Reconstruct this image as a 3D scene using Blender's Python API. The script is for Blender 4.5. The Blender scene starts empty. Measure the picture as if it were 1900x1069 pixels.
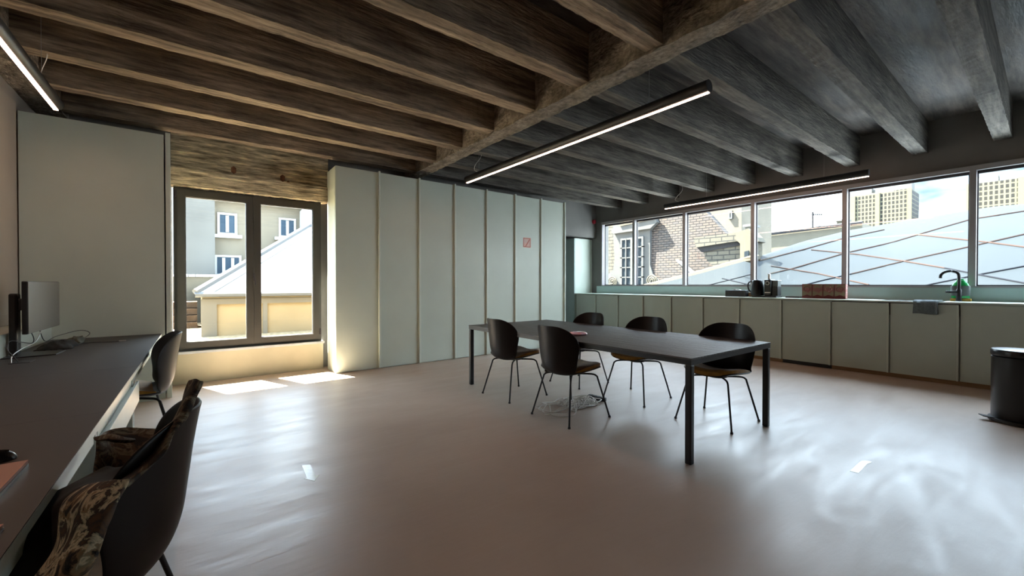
import bpy, bmesh, math, random
from mathutils import Vector, Matrix, noise
random.seed(7)
S = bpy.context.scene
COL = S.collection
PI = math.pi

# ------------------------------------------------------------------ camera
H = 1.27; FPX = 766.0; YAW = math.radians(37.35); PITCH = math.radians(0.52)
CX, CY = 950.0, 534.5
cam_d = bpy.data.cameras.new('camera'); cam = bpy.data.objects.new('camera', cam_d); COL.objects.link(cam)
cam_d.sensor_fit = 'HORIZONTAL'; cam_d.sensor_width = 36.0; cam_d.lens = FPX / 1900.0 * 36.0
cam_d.clip_start = 0.05; cam_d.clip_end = 2000
cam.location = (0, 0, H); cam.rotation_euler = (PI/2 - PITCH, 0, -YAW)
S.camera = cam
_F = Vector((math.sin(YAW)*math.cos(PITCH), math.cos(YAW)*math.cos(PITCH), -math.sin(PITCH)))
_R = Vector((math.cos(YAW), -math.sin(YAW), 0)); _U = _R.cross(_F)
def at(px, py, ax, v):
    d = _F*FPX + _R*(px-CX) + _U*(CY-py)
    o = Vector((0, 0, H)); return o + d*((v-o[ax])/d[ax])

# ------------------------------------------------------------------ view + light
S.view_settings.view_transform = 'Standard'; S.view_settings.look = 'None'
S.view_settings.exposure = 2.28; S.view_settings.gamma = 1.0
try: S.view_settings.use_curve_mapping = False
except Exception: pass
SKY = 4.3; SUN = 34.0; LED = 6.5
w = bpy.data.worlds.new('sky'); S.world = w; w.use_nodes = True
nt = w.node_tree; nt.nodes.clear()
out = nt.nodes.new('ShaderNodeOutputWorld'); bg = nt.nodes.new('ShaderNodeBackground')
tc = nt.nodes.new('ShaderNodeTexCoord'); mp = nt.nodes.new('ShaderNodeMapping'); mp.inputs['Scale'].default_value = (1.6, 1.6, 5.0)
nz = nt.nodes.new('ShaderNodeTexNoise'); nz.inputs['Scale'].default_value = 1.7; nz.inputs['Detail'].default_value = 5; nz.inputs['Roughness'].default_value = .5
cr = nt.nodes.new('ShaderNodeValToRGB')
cr.color_ramp.elements[0].position = .36; cr.color_ramp.elements[0].color = (.035, .052, .064, 1)
cr.color_ramp.elements[1].position = .56; cr.color_ramp.elements[1].color = (.80, .90, 1.0, 1)
e = cr.color_ramp.elements.new(.44); e.color = (.12, .15, .165, 1)
nt.links.new(tc.outputs['Generated'], mp.inputs[0]); nt.links.new(mp.outputs[0], nz.inputs['Vector'])
nt.links.new(nz.outputs['Fac'], cr.inputs[0]); sx = nt.nodes.new('ShaderNodeSeparateXYZ'); nt.links.new(tc.outputs['Generated'], sx.inputs[0])
mr_ = nt.nodes.new('ShaderNodeMapRange'); mr_.interpolation_type = 'SMOOTHSTEP'; mr_.inputs['From Min'].default_value = .22; mr_.inputs['From Max'].default_value = .40; nt.links.new(sx.outputs['Z'], mr_.inputs['Value'])
mxs = nt.nodes.new('ShaderNodeMix'); mxs.data_type = 'RGBA'; mxs.inputs[7].default_value = (.50, .62, .76, 1)
nt.links.new(mr_.outputs[0], mxs.inputs[0]); nt.links.new(cr.outputs[0], mxs.inputs[6]); nt.links.new(mxs.outputs[2], bg.inputs[0]); nt.links.new(bg.outputs[0], out.inputs[0])
bg.inputs[1].default_value = SKY
sl = bpy.data.lights.new('sun', 'SUN'); sl.energy = SUN; sl.angle = math.radians(.6); sl.color = (1, .93, .80)
so = bpy.data.objects.new('sun', sl); COL.objects.link(so)
so.rotation_euler = Vector((-.40, 1, 1.65)).to_track_quat('Z', 'Y').to_euler(); so.location = (-5, 20, 30)

# ------------------------------------------------------------------ materials
MATS = {}
def mat(name, col, rough=.6, metal=0, spec=.5, noise_amt=0, nscale=5, col2=None, stretch=(1, 1, 1), bump=0, bscale=40, emis=None, estr=0, coat=0, rvar=0, detail=5, cpos=(.35, .65), sheen=0, fine=0, fstretch=(1, 1, 1), fscale=12):
    m = bpy.data.materials.new(name); m.use_nodes = True; n = m.node_tree; b = n.nodes['Principled BSDF']
    b.inputs['Base Color'].default_value = (*col, 1); b.inputs['Roughness'].default_value = rough
    b.inputs['Metallic'].default_value = metal; b.inputs['Specular IOR Level'].default_value = spec
    if coat: b.inputs['Coat Weight'].default_value = coat; b.inputs['Coat Roughness'].default_value = .15
    if sheen: b.inputs['Sheen Weight'].default_value = sheen
    if emis: b.inputs['Emission Color'].default_value = (*emis, 1); b.inputs['Emission Strength'].default_value = estr
    if col2 is None and noise_amt: col2 = tuple(c*(1-noise_amt) for c in col)
    t = n.nodes.new('ShaderNodeTexCoord'); mpn = n.nodes.new('ShaderNodeMapping'); mpn.inputs['Scale'].default_value = stretch
    n.links.new(t.outputs['Object'], mpn.inputs[0])
    if col2 is None: col2 = tuple(c*.96 for c in col)
    x = n.nodes.new('ShaderNodeTexNoise'); x.inputs['Scale'].default_value = nscale; x.inputs['Detail'].default_value = detail
    n.links.new(mpn.outputs[0], x.inputs['Vector'])
    r = n.nodes.new('ShaderNodeValToRGB'); r.color_ramp.elements[0].position = cpos[0]; r.color_ramp.elements[1].position = cpos[1]
    r.color_ramp.elements[0].color = (*col2, 1); r.color_ramp.elements[1].color = (*col, 1)
    n.links.new(x.outputs['Fac'], r.inputs[0]); n.links.new(r.outputs[0], b.inputs['Base Color'])
    if fine:
        m3 = n.nodes.new('ShaderNodeMapping'); m3.inputs['Scale'].default_value = fstretch; n.links.new(t.outputs['Object'], m3.inputs[0])
        x3 = n.nodes.new('ShaderNodeTexNoise'); x3.inputs['Scale'].default_value = fscale; x3.inputs['Detail'].default_value = 8; x3.inputs['Roughness'].default_value = .65; n.links.new(m3.outputs[0], x3.inputs['Vector'])
        r3 = n.nodes.new('ShaderNodeMapRange'); r3.inputs['From Min'].default_value = .34; r3.inputs['From Max'].default_value = .66; r3.inputs['To Min'].default_value = 1-fine; r3.inputs['To Max'].default_value = 1+fine; n.links.new(x3.outputs['Fac'], r3.inputs[0])
        v3 = n.nodes.new('ShaderNodeVectorMath'); v3.operation = 'SCALE'; n.links.new(r.outputs[0], v3.inputs[0]); n.links.new(r3.outputs[0], v3.inputs['Scale']); n.links.new(v3.outputs[0], b.inputs['Base Color'])
    if rvar:
        mr = n.nodes.new('ShaderNodeMapRange'); mr.inputs['From Min'].default_value = .3; mr.inputs['From Max'].default_value = .7
        mr.inputs['To Min'].default_value = rough-rvar; mr.inputs['To Max'].default_value = rough+rvar
        n.links.new(x.outputs['Fac'], mr.inputs[0]); n.links.new(mr.outputs[0], b.inputs['Roughness'])
    if bump:
        x2 = n.nodes.new('ShaderNodeTexNoise'); x2.inputs['Scale'].default_value = bscale; x2.inputs['Detail'].default_value = 6
        n.links.new(mpn.outputs[0], x2.inputs['Vector'])
        bp = n.nodes.new('ShaderNodeBump'); bp.inputs['Strength'].default_value = bump; bp.inputs['Distance'].default_value = .02
        n.links.new(x2.outputs['Fac'], bp.inputs['Height']); n.links.new(bp.outputs[0], b.inputs['Normal'])
    MATS[name] = m; return m

MINT = mat('mint_panel', (.56, .62, .54), .42, noise_amt=.06, nscale=2)
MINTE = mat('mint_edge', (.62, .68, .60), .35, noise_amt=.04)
TEALP = mat('teal_side', (.42, .55, .52), .4, noise_amt=.05)
LAM = mat('desk_edge_laminate', (.62, .68, .62), .4)
BROWN = mat('dark_linoleum', (.036, .028, .025), .5, noise_amt=.12, nscale=3)
BLACKM = mat('black_metal', (.012, .012, .013), .42, spec=.5)
SHELL = mat('black_shell', (.007, .005, .005), .42, spec=.32)
VELVET = mat('mustard_velvet', (.42, .19, .018), .85, noise_amt=.3, nscale=30, sheen=.4)
GLOSSB = mat('glossy_black', (.006, .007, .008), .28, spec=.45)
PLAST = mat('black_plastic', (.015, .015, .017), .4)
SILVER = mat('silver_metal', (.50, .48, .46), .35, metal=.8)
FRAME = mat('grey_window_frame', (.052, .050, .044), .45, noise_amt=.1)
WFRAME = mat('light_window_frame', (.36, .34, .34), .45)
DSEAL = mat('dark_seal', (.03, .025, .03), .5)
PLASTER = mat('olive_plaster', (.44, .41, .30), .75, noise_amt=.12, nscale=2.5, bump=.05, bscale=12)
DPLAST = mat('dark_grey_plaster', (.19, .18, .165), .8, noise_amt=.25, nscale=1.5, bump=.08, bscale=14)
LWALL = mat('left_wall_plaster', (.36, .31, .26), .8, noise_amt=.12, nscale=1.5, bump=.04, bscale=12)
STONE = mat('sill_stone', (.42, .45, .48), .4, noise_amt=.15, nscale=8)
WOODP = mat('plinth_plywood', (.36, .20, .09), .6, noise_amt=.3, nscale=3, stretch=(4, 1, 8))
CABLEW = mat('white_cable', (.72, .68, .62), .5)
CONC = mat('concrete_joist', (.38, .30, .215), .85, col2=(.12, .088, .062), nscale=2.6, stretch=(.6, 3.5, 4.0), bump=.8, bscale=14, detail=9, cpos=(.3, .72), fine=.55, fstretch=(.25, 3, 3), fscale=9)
CONCR = mat('dimmed_concrete_joist', (.17, .152, .128), .8, col2=(.055, .049, .042), nscale=2.6, stretch=(.6, 3.5, 4.0), bump=.8, bscale=14, detail=9, cpos=(.3, .72), fine=.5, fstretch=(.25, 3, 3), fscale=9)  # left bay's concrete darkened in colour so the right bay reads dimmer
CONCB = mat('concrete_beam', (.33, .285, .225), .9, col2=(.13, .105, .08), nscale=5, stretch=(2, 1, 2), bump=1.4, bscale=18, detail=10, cpos=(.3, .7), fine=.4, fscale=22)
SLAB = mat('concrete_slab', (.13, .105, .088), .6, col2=(.05, .043, .038), nscale=1.6, stretch=(.7, 3, 1), bump=.5, bscale=8, detail=8, rvar=.15, fine=.5, fstretch=(.3, 2.5, 1), fscale=6)
LINT = mat('concrete_lintel', (.85, .72, .48), .9, col2=(.20, .15, .09), nscale=3.0, stretch=(1.4, 1, 8), bump=1.4, bscale=10, detail=10, cpos=(.32, .66), fine=.6, fstretch=(.5, 1, 9), fscale=5)
RUST = mat('rusty_concrete_patch', (.28, .12, .06), .9, noise_amt=.5, nscale=20)
RED = mat('red_alarm', (.30, .01, .02), .4)
GREEN = mat('green_detergent', (.02, .42, .10), .2, spec=.6)
GREY = mat('grey_label', (0.1320, 0.1500, 0.1440), .5)
YELLOW = mat('yellow_sponge', (.65, .42, .08), .8)
TOWEL = mat('grey_towel', (.16, .20, .21), .95, noise_amt=.25, nscale=60, sheen=.3)
PINKL = mat('rose_metal', (.62, .33, .25), .35, metal=.3)
PUCK = mat('iridescent_pink', (.80, .38, .36), .2, col2=(.75, .55, .75), nscale=12, coat=.5)
TAPE = mat('masking_tape', (.52, .44, .27), .4, coat=.4, noise_amt=.1, nscale=30)
REDBOX = mat('red_box_base', (0.1320, 0.0072, 0.0072), .5)
BOXART = mat('red_box_print', (0.2310, 0.0770, 0.0605), .5, col2=(.20, .15, .08), nscale=14, cpos=(.45, .55))
BOXSIDE = mat('box_side_print', (.65, .42, .36), .5, col2=(.4, .08, .06), nscale=40, cpos=(.48, .52))
STICK = mat('sticker_pink', (.80, .46, .36), .6, col2=(.60, .45, .42), nscale=9)
STICKD = mat('sticker_dark_print', (.55, .17, .13), .6)
LEDM = mat('led_diffuser', (1, .85, .7), .5, emis=(1.0, .60, .42), estr=LED)

def floor_mat():
    m = bpy.data.materials.new('polished_concrete'); m.use_nodes = True; n = m.node_tree; b = n.nodes['Principled BSDF']; L = n.links.new
    t = n.nodes.new('ShaderNodeTexCoord')
    def N(sc, det, stretch=(1, 1, 1), rot=0, dist=0):
        mpn = n.nodes.new('ShaderNodeMapping'); mpn.inputs['Scale'].default_value = stretch; mpn.inputs['Rotation'].default_value = (0, 0, rot)
        x = n.nodes.new('ShaderNodeTexNoise'); x.inputs['Scale'].default_value = sc; x.inputs['Detail'].default_value = det; x.inputs['Distortion'].default_value = dist
        L(t.outputs['Object'], mpn.inputs[0]); L(mpn.outputs[0], x.inputs['Vector']); return x
    a = N(.8, 6, dist=.8); r = n.nodes.new('ShaderNodeValToRGB')
    r.color_ramp.elements[0].position = .3; r.color_ramp.elements[0].color = (.42, .315, .245, 1)
    r.color_ramp.elements[1].position = .7; r.color_ramp.elements[1].color = (.52, .40, .32, 1)
    L(a.outputs['Fac'], r.inputs[0]); L(r.outputs[0], b.inputs['Base Color'])
    c = N(1.6, 7, (1, 3.5, 1), -.5, .8); mr = n.nodes.new('ShaderNodeMapRange')
    mr.inputs['From Min'].default_value = .3; mr.inputs['From Max'].default_value = .7; mr.inputs['To Min'].default_value = .34; mr.inputs['To Max'].default_value = .52
    L(c.outputs['Fac'], mr.inputs[0]); L(mr.outputs[0], b.inputs['Roughness'])
    d = N(3.5, 5, (1, 7, 1), -.5, .6); g = N(9, 3, (1, 3, 1), -.3); ad = n.nodes.new('ShaderNodeMath'); ad.operation = 'ADD'
    L(d.outputs['Fac'], ad.inputs[0]); L(g.outputs['Fac'], ad.inputs[1])
    bp = n.nodes.new('ShaderNodeBump'); bp.inputs['Strength'].default_value = .16; bp.inputs['Distance'].default_value = .01
    L(ad.outputs[0], bp.inputs['Height']); L(bp.outputs[0], b.inputs['Normal'])
    b.inputs['Specular IOR Level'].default_value = .5; b.inputs['Coat Weight'].default_value = .22; b.inputs['Coat Roughness'].default_value = .34
    return m
FLOORM = floor_mat()

def grain_mat():
    m = mat('black_stained_oak', (.085, .070, .063), .46, col2=(.010, .008, .008), nscale=4, stretch=(8, .5, 1), bump=.9, bscale=6, detail=8, cpos=(.3, .7), rvar=.08)
    return m
OAK = grain_mat()

def glass_mat(name, refl=.06, tint=(.96, .98, .97)):
    m = bpy.data.materials.new(name); m.use_nodes = True; n = m.node_tree; n.nodes.clear()
    o = n.nodes.new('ShaderNodeOutputMaterial'); mx = n.nodes.new('ShaderNodeMixShader'); tr = n.nodes.new('ShaderNodeBsdfTransparent'); gl = n.nodes.new('ShaderNodeBsdfGlossy')
    tr.inputs[0].default_value = (*tint, 1); gl.inputs['Roughness'].default_value = .02; mx.inputs[0].default_value = refl
    n.links.new(tr.outputs[0], mx.inputs[1]); n.links.new(gl.outputs[0], mx.inputs[2]); n.links.new(mx.outputs[0], o.inputs[0]); return m
GLASS = glass_mat('clear_glass')

def brick_mat(name, c1, c2, mortar, scale, bw, bh, ms=.02, axes='YZ', rough=.8, offset=.5):
    m = bpy.data.materials.new(name); m.use_nodes = True; n = m.node_tree; b = n.nodes['Principled BSDF']; L = n.links.new
    b.inputs['Roughness'].default_value = rough; b.inputs['Specular IOR Level'].default_value = .12
    t = n.nodes.new('ShaderNodeTexCoord'); sp = n.nodes.new('ShaderNodeSeparateXYZ'); cb = n.nodes.new('ShaderNodeCombineXYZ')
    L(t.outputs['Object'], sp.inputs[0]); L(sp.outputs[axes[0]], cb.inputs[0]); L(sp.outputs[axes[1]], cb.inputs[1])
    br = n.nodes.new('ShaderNodeTexBrick'); br.inputs['Color1'].default_value = (*c1, 1); br.inputs['Color2'].default_value = (*c2, 1); br.inputs['Mortar'].default_value = (*mortar, 1)
    br.inputs['Scale'].default_value = scale; br.inputs['Mortar Size'].default_value = ms; br.inputs['Brick Width'].default_value = bw; br.inputs['Row Height'].default_value = bh; br.offset = offset
    L(cb.outputs[0], br.inputs['Vector']); L(br.outputs['Color'], b.inputs['Base Color'])
    return m
# outdoor surfaces: colours mostly darkened to offset the strong daylight, less on shaded fronts
def om(name, c, **k): return mat('out_'+name, c, k.pop('rough', .8), spec=k.pop('spec', .12), **k)
O_GREY = om('grey_render', (.085, .086, .082), noise_amt=.25, nscale=.6)
O_BEIGE = om('beige_render', (0.1262, 0.1145, 0.0908), noise_amt=.15, nscale=.8)
O_CREAM = om('cream_stone', (0.0678, 0.0619, 0.0478), noise_amt=.12, nscale=1)
O_WHITE = om('white_paint', (0.0539, 0.0556, 0.0556), noise_amt=.05)
O_YEL = om('yellow_panel', (0.2298, 0.1782, 0.1034), noise_amt=.12, nscale=1.5)
O_GLZ = om('white_glazing', (.45, .47, .48), rough=.6, spec=.05)
O_RIDGE = om('pale_metal', (0.0850, 0.0900, 0.0950), rough=.4)
O_STEP = om('step_timber', (0.0600, 0.0390, 0.0240), noise_amt=.3)
O_GRAV = om('gravel', (.30, .24, .15), col2=(.12, .09, .05), nscale=14, bump=1, bscale=20)
O_DGL = om('dark_window_glass', (.013, .018, .023), rough=.5, spec=.03)
O_DGL2 = om('shaded_window_glass', (.028, .045, .065), rough=.5, spec=.03)
O_WHITE2 = om('window_white_paint', (.30, .31, .31), noise_amt=.05)
O_BLOCK = om('sunlit_block_render', (0.0770, 0.0672, 0.0518), noise_amt=.15, nscale=.8)
O_ROOF = om('dark_roof_edge', (0.0140, 0.0140, 0.0160))
O_CANO = om('canopy_glass', (0.0119, 0.0149, 0.0180), rough=.6, spec=.02, noise_amt=.12, nscale=.1)
O_SEAM = om('canopy_seam', (0.0227, 0.0161, 0.0151), rough=.9, spec=.02)
O_SEAMD = om('canopy_frame_bar', (.007, .008, .011), rough=.9, spec=.02)
O_SLATE = brick_mat('out_slate_tiles', (0.0558, 0.0446, 0.0381), (0.0426, 0.0381, 0.0381), (0.0133, 0.0125, 0.0133), 1, .27, .105, .018)
O_STONEB = brick_mat('out_pale_tiles', (0.0632, 0.0590, 0.0463), (0.0527, 0.0506, 0.0421), (0.0191, 0.0191, 0.0191), 1, .44, .17, .02)
O_TOWER = brick_mat('out_tower_grid', (0.0116, 0.0116, 0.0106), (0.0149, 0.0139, 0.0116), (0.0693, 0.0644, 0.0429), 1, 1.6, 2.3, .32, offset=0)
O_TSIDE = brick_mat('out_tower_side', (0.0144, 0.0160, 0.0192), (0.0160, 0.0176, 0.0192), (0.0544, 0.0528, 0.0416), 1, 9, 2.3, .3, axes='XZ', offset=0)
O_TCRE = om('tower_cream', (0.0720, 0.0666, 0.0432))

# ------------------------------------------------------------------ mesh helpers
class MB:
    def __init__(s): s.bm = bmesh.new()
    def box(s, x0, x1, y0, y1, z0, z1, bev=0):
        vs = [s.bm.verts.new(p) for p in ((x0,y0,z0),(x1,y0,z0),(x1,y1,z0),(x0,y1,z0),(x0,y0,z1),(x1,y0,z1),(x1,y1,z1),(x0,y1,z1))]
        fs = [s.bm.faces.new([vs[i] for i in q]) for q in ((3,2,1,0),(4,5,6,7),(0,1,5,4),(1,2,6,5),(2,3,7,6),(3,0,4,7))]
        if bev:
            es = list({e for f in fs for e in f.edges}); bmesh.ops.bevel(s.bm, geom=es, offset=bev, segments=2, affect='EDGES', profile=.5)
        return s
    def jbox(s, ax, a0, a1, y0, y1, z0, z1, n=40, j=.006):
        """long box along axis ax with slightly uneven faces and arrises"""
        rows = []
        for i in range(n+1):
            a = a0+(a1-a0)*i/n; r = []
            for (y, z, k) in ((y0, z1, 0), (y0, z0, 1), (.5*(y0+y1), z0, 1), (y1, z0, 1), (y1, z1, 0)):
                jy = random.uniform(-j, j); jz = random.uniform(-j, j)*k
                p = (a, y+jy*k, z+jz) if ax == 'x' else (y+jy*k, a, z+jz)
                r.append(s.bm.verts.new(p))
            rows.append(r)
        for i in range(n):
            for q in range(5):
                s.bm.faces.new((rows[i][q], rows[i+1][q], rows[i+1][(q+1) % 5], rows[i][(q+1) % 5]))
        s.bm.faces.new(rows[0]); s.bm.faces.new(rows[-1][::-1]); return s
    def obox(s, M, sx, sy, sz, bev=0):
        n0 = len(s.bm.verts); s.box(-sx/2, sx/2, -sy/2, sy/2, -sz/2, sz/2, bev)
        s.bm.verts.ensure_lookup_table()
        for v in s.bm.verts[n0:]: v.co = M @ v.co
        return s
    def tube(s, pts, r, n=10, cap=True, closed=False):
        pts = [Vector(p) for p in pts]; rr = r if isinstance(r, (list, tuple)) else [r]*len(pts)
        rings = []; up = Vector((0, 0, 1)); prev = None
        for i, p in enumerate(pts):
            if i == 0: t = pts[1]-p
            elif i == len(pts)-1: t = p-pts[i-1]
            else: t = (pts[i+1]-p).normalized()+(p-pts[i-1]).normalized()
            if t.length < 1e-9: t = Vector((0, 0, 1))
            t.normalize()
            if prev is None:
                a = t.orthogonal().normalized()
            else:
                a = prev-t*prev.dot(t)
                a = a.normalized() if a.length > 1e-6 else t.orthogonal().normalized()
            prev = a; b = t.cross(a)
            rings.append([s.bm.verts.new(p+(a*math.cos(2*PI*k/n)+b*math.sin(2*PI*k/n))*rr[i]) for k in range(n)])
        for i in range(len(rings)-1):
            for k in range(n):
                s.bm.faces.new((rings[i][k], rings[i][(k+1) % n], rings[i+1][(k+1) % n], rings[i+1][k]))
        if cap: s.bm.faces.new(rings[0][::-1]); s.bm.faces.new(rings[-1])
        return s
    def lathe(s, prof, n=24, c=(0, 0, 0), sx=1, sy=1):
        rings = []
        for (r, z) in prof:
            if r < 1e-5: rings.append([s.bm.verts.new((c[0], c[1], c[2]+z))])
            else: rings.append([s.bm.verts.new((c[0]+sx*r*math.cos(2*PI*k/n), c[1]+sy*r*math.sin(2*PI*k/n), c[2]+z)) for k in range(n)])
        for a, b in zip(rings, rings[1:]):
            for k in range(n):
                k2 = (k+1) % n
                if len(a) == 1: s.bm.faces.new((a[0], b[k2], b[k]))
                elif len(b) == 1: s.bm.faces.new((a[k], a[k2], b[0]))
                else: s.bm.faces.new((a[k], a[k2], b[k2], b[k]))
        if len(rings[0]) > 1: s.bm.faces.new(rings[0][::-1])
        if len(rings[-1]) > 1: s.bm.faces.new(rings[-1])
        return s
    def grid(s, rows):
        V = [[s.bm.verts.new(p) for p in r] for r in rows]
        for i in range(len(V)-1):
            for k in range(len(V[0])-1): s.bm.faces.new((V[i][k], V[i][k+1], V[i+1][k+1], V[i+1][k]))
        return s
    def prism(s, poly, d):
        """poly: list of 3D points in a plane, extruded by vector d"""
        d = Vector(d); a = [s.bm.verts.new(p) for p in poly]; b = [s.bm.verts.new(Vector(p)+d) for p in poly]
        s.bm.faces.new(a); s.bm.faces.new(b[::-1]); n = len(poly)
        for i in range(n): s.bm.faces.new((a[i], b[i], b[(i+1) % n], a[(i+1) % n]))
        return s
    def build(s, name, m, parent=None, smooth=False, loc=None, solid=0, sub=0, kind=None, label=None):
        bmesh.ops.recalc_face_normals(s.bm, faces=s.bm.faces)
        me = bpy.data.meshes.new(name)
        base = Vector((0, 0, 0))
        if parent is not None:
            q = parent
            while q is not None: base += q.location; q = q.parent
        elif loc is not None: base = Vector(loc)
        for v in s.bm.verts: v.co -= base
        if smooth:
            for f in s.bm.faces: f.smooth = True
        s.bm.to_mesh(me); s.bm.free(); me.materials.append(m)
        o = bpy.data.objects.new(name, me); COL.objects.link(o)
        if parent is not None: o.parent = parent
        elif loc is not None: o.location = loc
        if solid:
            md = o.modifiers.new('thickness', 'SOLIDIFY'); md.thickness = solid; md.offset = 0
        if sub:
            md = o.modifiers.new('smooth', 'SUBSURF'); md.levels = sub; md.render_levels = sub
        if smooth:
            try: me.set_sharp_from_angle(angle=math.radians(50))
            except Exception: pass
        if kind: o['kind'] = kind
        if label: o['label'] = label
        return o
def struct(name, mb, m, parent=None, **k): return mb.build(name, m, parent, kind=None if parent else 'structure', **k)
def tag(o, label, cat, group=None, kind=None):
    o['label'] = label; o['category'] = cat
    if group: o['group'] = group
    if kind: o['kind'] = kind
    return o
def thing(name, label, cat, loc=(0, 0, 0), group=None, rz=0):
    o = bpy.data.objects.new(name, None); COL.objects.link(o); o.location = loc; o.rotation_euler = (0, 0, rz); o.empty_display_size = .1
    if cat: tag(o, label, cat, group)
    return o
def kids(o): return [c for c in COL.objects if c.parent == o]
def dup(root, loc, rz, label):
    r = root.copy(); COL.objects.link(r); r.location = loc; r.rotation_euler = (0, 0, rz); r['label'] = label
    for ch in kids(root):
        c = ch.copy(); COL.objects.link(c); c.parent = r
        for g in kids(ch):
            d = g.copy(); COL.objects.link(d); d.parent = c
    return r
def smooth_path(pts, n=6):
    pts = [Vector(p) for p in pts]; o = []
    for i in range(len(pts)-1):
        p0 = pts[max(i-1, 0)]; p1 = pts[i]; p2 = pts[i+1]; p3 = pts[min(i+2, len(pts)-1)]
        for k in range(n):
            t = k/n; o.append(.5*((2*p1)+(p2-p0)*t+(2*p0-5*p1+4*p2-p3)*t*t+(3*p1-p0-3*p2+p3)*t**3))
    o.append(pts[-1]); return o

# ------------------------------------------------------------------ room shell
XL = -1.36; XW = 8.2; YB = 6.68; YR = 7.17; YN = 7.75; YBACK = -3.2; ZC = 3.56; ZJ = 3.12
struct('floor', MB().box(XL-.2, XW+.3, YBACK-.2, YN+.1, -.15, 0), FLOORM)
struct('ceiling', MB().box(XL-.2, XW+.3, YBACK-.2, YN+.2, ZC, ZC+.2), SLAB)
struct('wall_left', MB().box(XL-.2, XL, YBACK-.2, YB+.1, 0, ZC), LWALL)
struct('wall_rear', MB().box(XL, XW, YBACK-.2, YBACK, 0, ZC), LWALL)
# back wall: parapet below window, piers
WX0, WX1, WZ0, WZ1 = -.23, 1.49, .415, 2.50
struct('wall_back', MB().box(WX0-.02, WX1+.02, YB, YB+.12, 0, .385), PLASTER)
struct('wall_back', MB().box(XL-.2, WX0-.02, YB, YB+.3, 0, ZC), DPLAST)
struct('wall_back', MB().box(WX1+.02, 6.2, YB+.12, YB+.3, 0, ZC), DPLAST)
mb = MB(); mb.jbox('x', WX0-.02, WX1+.1, YB-.09, YB+.12, WZ1, 2.715, 60, .008); struct('trim_1', mb, LINT)
mb = MB(); mb.jbox('x', WX0-.02, WX1+.1, YB, YB+.12, 2.72, ZC, 40, .006); struct('trim_2', mb, LINT)
# right return: wall above the niche
mb = MB(); mb.box(6.35, XW, YR, YR+.2, 2.46, ZC); struct('wall_niche', mb, DPLAST)
struct('wall_niche', MB().box(6.2, 6.35, YB+.12, YN, 0, ZC), DPLAST)
struct('wall_niche', MB().box(6.35, XW+.2, YN, YN+.1, 0, ZC), DPLAST)
struct('trim_3', MB().box(WX0-.03, WX1+.03, YB-.05, YB+.1, .385, .418, .004), STONE)
# window wall
YW0, YW1 = -1.97, 6.97
mb = MB(); mb.box(XW, XW+.25, YBACK, YN, 2.84, ZC); mb.box(XW, XW+.25, YBACK, YN, 0, 1.225); mb.box(XW, XW+.25, YBACK, YW0, 1.225, 2.84); mb.box(XW, XW+.25, YW1, YN, 1.225, 2.84)
struct('wall_right', mb, DPLAST)
W2 = thing('window_2', '', None, (XW, YW0, 1.22)); W2['kind'] = 'structure'
mb = MB(); mb.box(XW-.03, XW+.06, YW0, YW1, 1.225, 1.247); mb.box(XW-.03, XW+.06, YW0, YW1, 2.775, 2.84)
mb.box(XW-.03, XW+.06, YW0, YW0+.05, 1.247, 2.775); mb.box(XW-.03, XW+.06, YW1-.03, YW1, 1.247, 2.775); mb.build('window_frame', WFRAME, W2)
mull = [-.71, .65, 2.01, 3.37, 4.72, 5.98]
for y in mull: MB().box(XW-.05, XW+.08, y-.032, y+.032, 1.247, 2.775, .003).build('mullion', WFRAME, W2)
ys = [YW0+.05]+mull+[YW1-.03]
for a, b in zip(ys, ys[1:]):
    a += .032; b -= .032
    mb = MB(); mb.box(XW+.03, XW+.055, a, b, 2.735, 2.775); mb.box(XW+.03, XW+.055, a, b, 1.247, 1.262); mb.box(XW+.03, XW+.055, a, a+.014, 1.262, 2.735); mb.box(XW+.03, XW+.055, b-.014, b, 1.262, 2.735)
    mb.build('window_seal', DSEAL, W2)
    MB().box(XW+.04, XW+.046, a+.01, b-.01, 1.255, 2.74).build('glass_pane', GLASS, W2)
# casement window
W1 = thing('window_1', '', None, (.63, YB, WZ0)); W1['kind'] = 'structure'
def ring(mb, x0, x1, y0, y1, z0, z1, t):
    mb.box(x0, x1, y0, y1, z0, z0+t); mb.box(x0, x1, y0, y1, z1-t, z1); mb.box(x0, x0+t, y0, y1, z0+t, z1-t); mb.box(x1-t, x1, y0, y1, z0+t, z1-t); return mb
def ringy(mb, x0, x1, y0, y1, z0, z1, t):
    mb.box(x0, x1, y0, y1, z0, z0+t); mb.box(x0, x1, y0, y1, z1-t, z1); mb.box(x0, x1, y0, y0+t, z0+t, z1-t); mb.box(x0, x1, y1-t, y1, z0+t, z1-t); return mb
ring(MB(), WX0, WX1, YB+.02, YB+.10, WZ0, WZ1, .035).build('window_frame', FRAME, W1)
for (a, b) in ((WX0+.035, .622), (.624, WX1-.035)):
    s = ring(MB(), a, b, YB-.01, YB+.07, WZ0+.035, WZ1-.035, .082).build('sash', FRAME, W1)
    ring(MB(), a+.078, b-.078, YB+.01, YB+.05, WZ0+.113, WZ1-.113, .01).build('glazing_bead', DSEAL, s)
    MB().box(a+.08, b-.08, YB+.03, YB+.036, WZ0+.115, WZ1-.115).build('glass_pane', GLASS, s)
mb = MB(); mb.box(.615, .635, YB-.03, YB-.01, 1.32, 1.42, .004); mb.tube([(.625, YB-.03, 1.39), (.625, YB-.06, 1.39), (.64, YB-.065, 1.26)], .009, 8); mb.build('window_handle', DSEAL, W1)
for z in (.52, 2.36): MB().tube([(WX0+.02, YB-.02, z), (WX0+.02, YB-.02, z+.09)], .013, 10).build('hinge', DSEAL, W1)
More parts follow.
